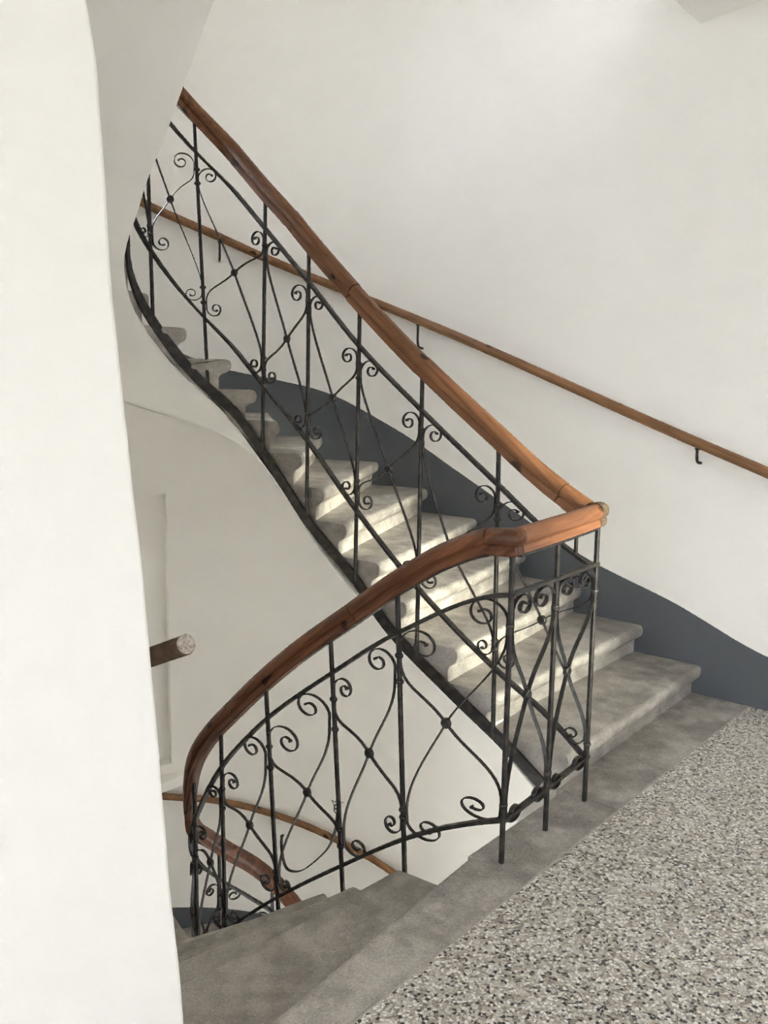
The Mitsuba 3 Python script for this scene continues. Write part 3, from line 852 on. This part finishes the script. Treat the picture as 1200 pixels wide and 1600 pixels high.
cfgD = {"all": dict(Rt=0.066, Rb=0.050, ax=1.2, axb=1.2, rise=0.055, rise_b=0.04),
        0: dict(tl=(0.072, 1.25), tr=(0.072, 1.30), bl=(0.052, 1.9), br=(0.058, 1.6), gap_t=-0.03, gap_b=-0.03, mid=(0.236, 0.427)),
        1: dict(tl=(0.066, 1.2), tr=(0.054, 1.05), bl=(0.048, 1.0), br=(0.054, 1.3), mid=(0.575, 0.222)),
        2: dict(tl=(0.074, 1.5), tr=(0.078, 1.4), br=(0.040, 1.0), mid=(0.902, -0.04), edit=bent),
        3: dict(tl=(0.066, 1.3), tr=(0.054, 1.15), mid=(1.255, -0.306)), 4: dict(mid=(1.530, -0.585), Rt=0.044, Rb=0.036), 5: dict(Rt=0.042, Rb=0.036), 6: dict(Rt=0.042, Rb=0.036), 7: dict(Rt=0.05)}
bd = balustrade("balustrade", "black iron balustrade with dark wooden handrail sweeping down left and turning back on itself", WELL_DOWN, postsD, fD_top, fD_bot, (0.008, 4.0), (0.008, 4.0), cfgD, post_skip=(0,),
                string=(0.16, 4.0, pchip([(0.0, -0.12), (0.4, -0.33), (1.0, -0.80), (1.5, -1.21), (1.95, -1.77), (2.4, -2.14), (4.0, -3.3)])))
cuts = [0.086, 0.655, 1.36, 1.80, 2.60, 3.2, 4.0]
for i in range(len(cuts) - 1):
    rail_piece(WELL_DOWN, fD_rail, cuts[i] + 0.0012, cuts[i + 1] - 0.0012, "m_wood_down", bd, dz=(0.0, -0.001, 0, 0.001, 0, 0)[i])
# thin wire wound round the second upright
t = np.linspace(0, 1, 150)
sw_ = 0.735 + 0.014 * np.cos(t * 40); zw_ = -0.03 - 0.05 * t + 0.006 * np.sin(t * 21); ow_ = 0.014 * np.sin(t * 40)
sw_[110:] -= np.linspace(0, 0.035, 40) * np.sin(np.linspace(0, 5, 40)); zw_[110:] += 0.06 * np.sin(np.linspace(0, 3.0, 40))
P = WELL_DOWN.p3(sw_, zw_, ow_)
put("binding_wire", sweep(P, np.tile([1.0, 0.02, 0.03], (150, 1)), ngon(0.0012, 6)), IRON, bd, smooth=True, label="thin wire wound round an upright")

# ------------------------------------------------------------------ wall handrails
def round_rail(name, label, path, f, s0, s1, r, brackets, mat="m_wood_wall", end_mat=None):
    h = thing(name, label, "handrail")
    s = np.linspace(s0, s1, max(8, int((s1 - s0) / 0.04)))
    P = path.p3(s, f(s)); nn = path.nor(s); B = np.c_[nn, np.zeros(len(s))]
    wob = 1 + 0.05 * (meshkit.noise(np.c_[s * 3.0, s * 0 + 0.3, s * 0 + 0.7]) - 0.5)
    put("rail", sweep(P, B, ngon(r, 20), scale=wob), mat, h, smooth=50)
    for sb, dp in brackets:
        p = path.p3(sb, f(sb)); n = np.append(path.nor(sb), 0)
        c = [p - [0, 0, r * 0.9], p - [0, 0, r + 0.4 * dp], p - [0, 0, r + 0.8 * dp], p - [0, 0, r + dp + 0.012] + n * 0.008, p - [0, 0, r + dp + 0.024] + n * 0.025, p - [0, 0, r + dp + 0.027] + n * 0.064]
        c = np.array(c)
        from scipy.interpolate import CubicSpline
        c = CubicSpline(np.linspace(0, 1, len(c)), c)(np.linspace(0, 1, 22))
        tv = path.tan(sb)
        k = put("bracket", sweep(c, np.tile([tv[0], tv[1], 0.0], (22, 1)), ngon(0.0075, 10)), IRON, h, smooth=40, label="black hooked iron bracket")
        pl = trimesh.creation.cylinder(0.014, 0.008, sections=14)
        x = unit(np.array([tv[0], tv[1], 0])); z = n; y = np.cross(z, x); M = np.eye(4); M[:3, 0], M[:3, 1], M[:3, 2], M[:3, 3] = x, y, z, p - [0, 0, r] + n * 0.003
        top = trimesh.creation.cylinder(0.012, 0.010, sections=12); top.apply_translation(p - np.array([0, 0, r + 0.004]))
        put("fixing", top, IRON, k, smooth=30)
    return h


fW = pchip([(0.2, 0.79), (1.277, 1.192), (1.659, 1.331), (3.015, 1.845), (3.446, 2.002), (4.027, 2.221), (4.511, 2.410), (4.869, 2.556), (5.254, 2.690), (6.5, 3.18), (8.2, 3.9), (10.0, 4.6)])
round_rail("wall_handrail", "round brown wooden handrail on the right wall above the rising steps", WALL_RAIL, fW, 0.95, 9.6, 0.0265, ((1.625, 0.05), (3.44, 0.12), (4.80, 0.09), (6.2, 0.09), (7.6, 0.09)))
fW2 = pchip([(1.0, -2.75), (2.6, -2.14), (3.573, -1.765), (3.926, -1.655), (4.355, -1.511), (4.90, -1.341), (5.202, -1.266), (5.8, -1.05), (6.6, -0.72)])
round_rail("wall_handrail", "brown wooden handrail curving along the lower wall behind the falling balustrade", WALL_RAIL, fW2, 1.0, 7.6, 0.0235, ((2.6, 0.06), (4.47, 0.05), (6.3, 0.06)))
LEFT_RAIL = Path([[1.13, 1.545], [1.13, 3.2]])
hl = round_rail("wall_handrail", "dark wooden handrail stub with a pale sawn end jutting past the left wall edge", LEFT_RAIL, pchip([(0.0, 0.981), (0.13, 0.926), (1.6, 0.30)]), 0.004, 1.6, 0.0235, ((0.6, 0.06),), "m_wood_worn")
P = LEFT_RAIL.p3(np.array([0.0, 0.006]), np.array([0.983, 0.9805]))
put("cut_end", sweep(P, np.array([[1.0, 0, 0], [1.0, 0, 0]]), ngon(0.0228, 24)), "m_wood_end", hl, smooth=30, label="pale cracked end grain")
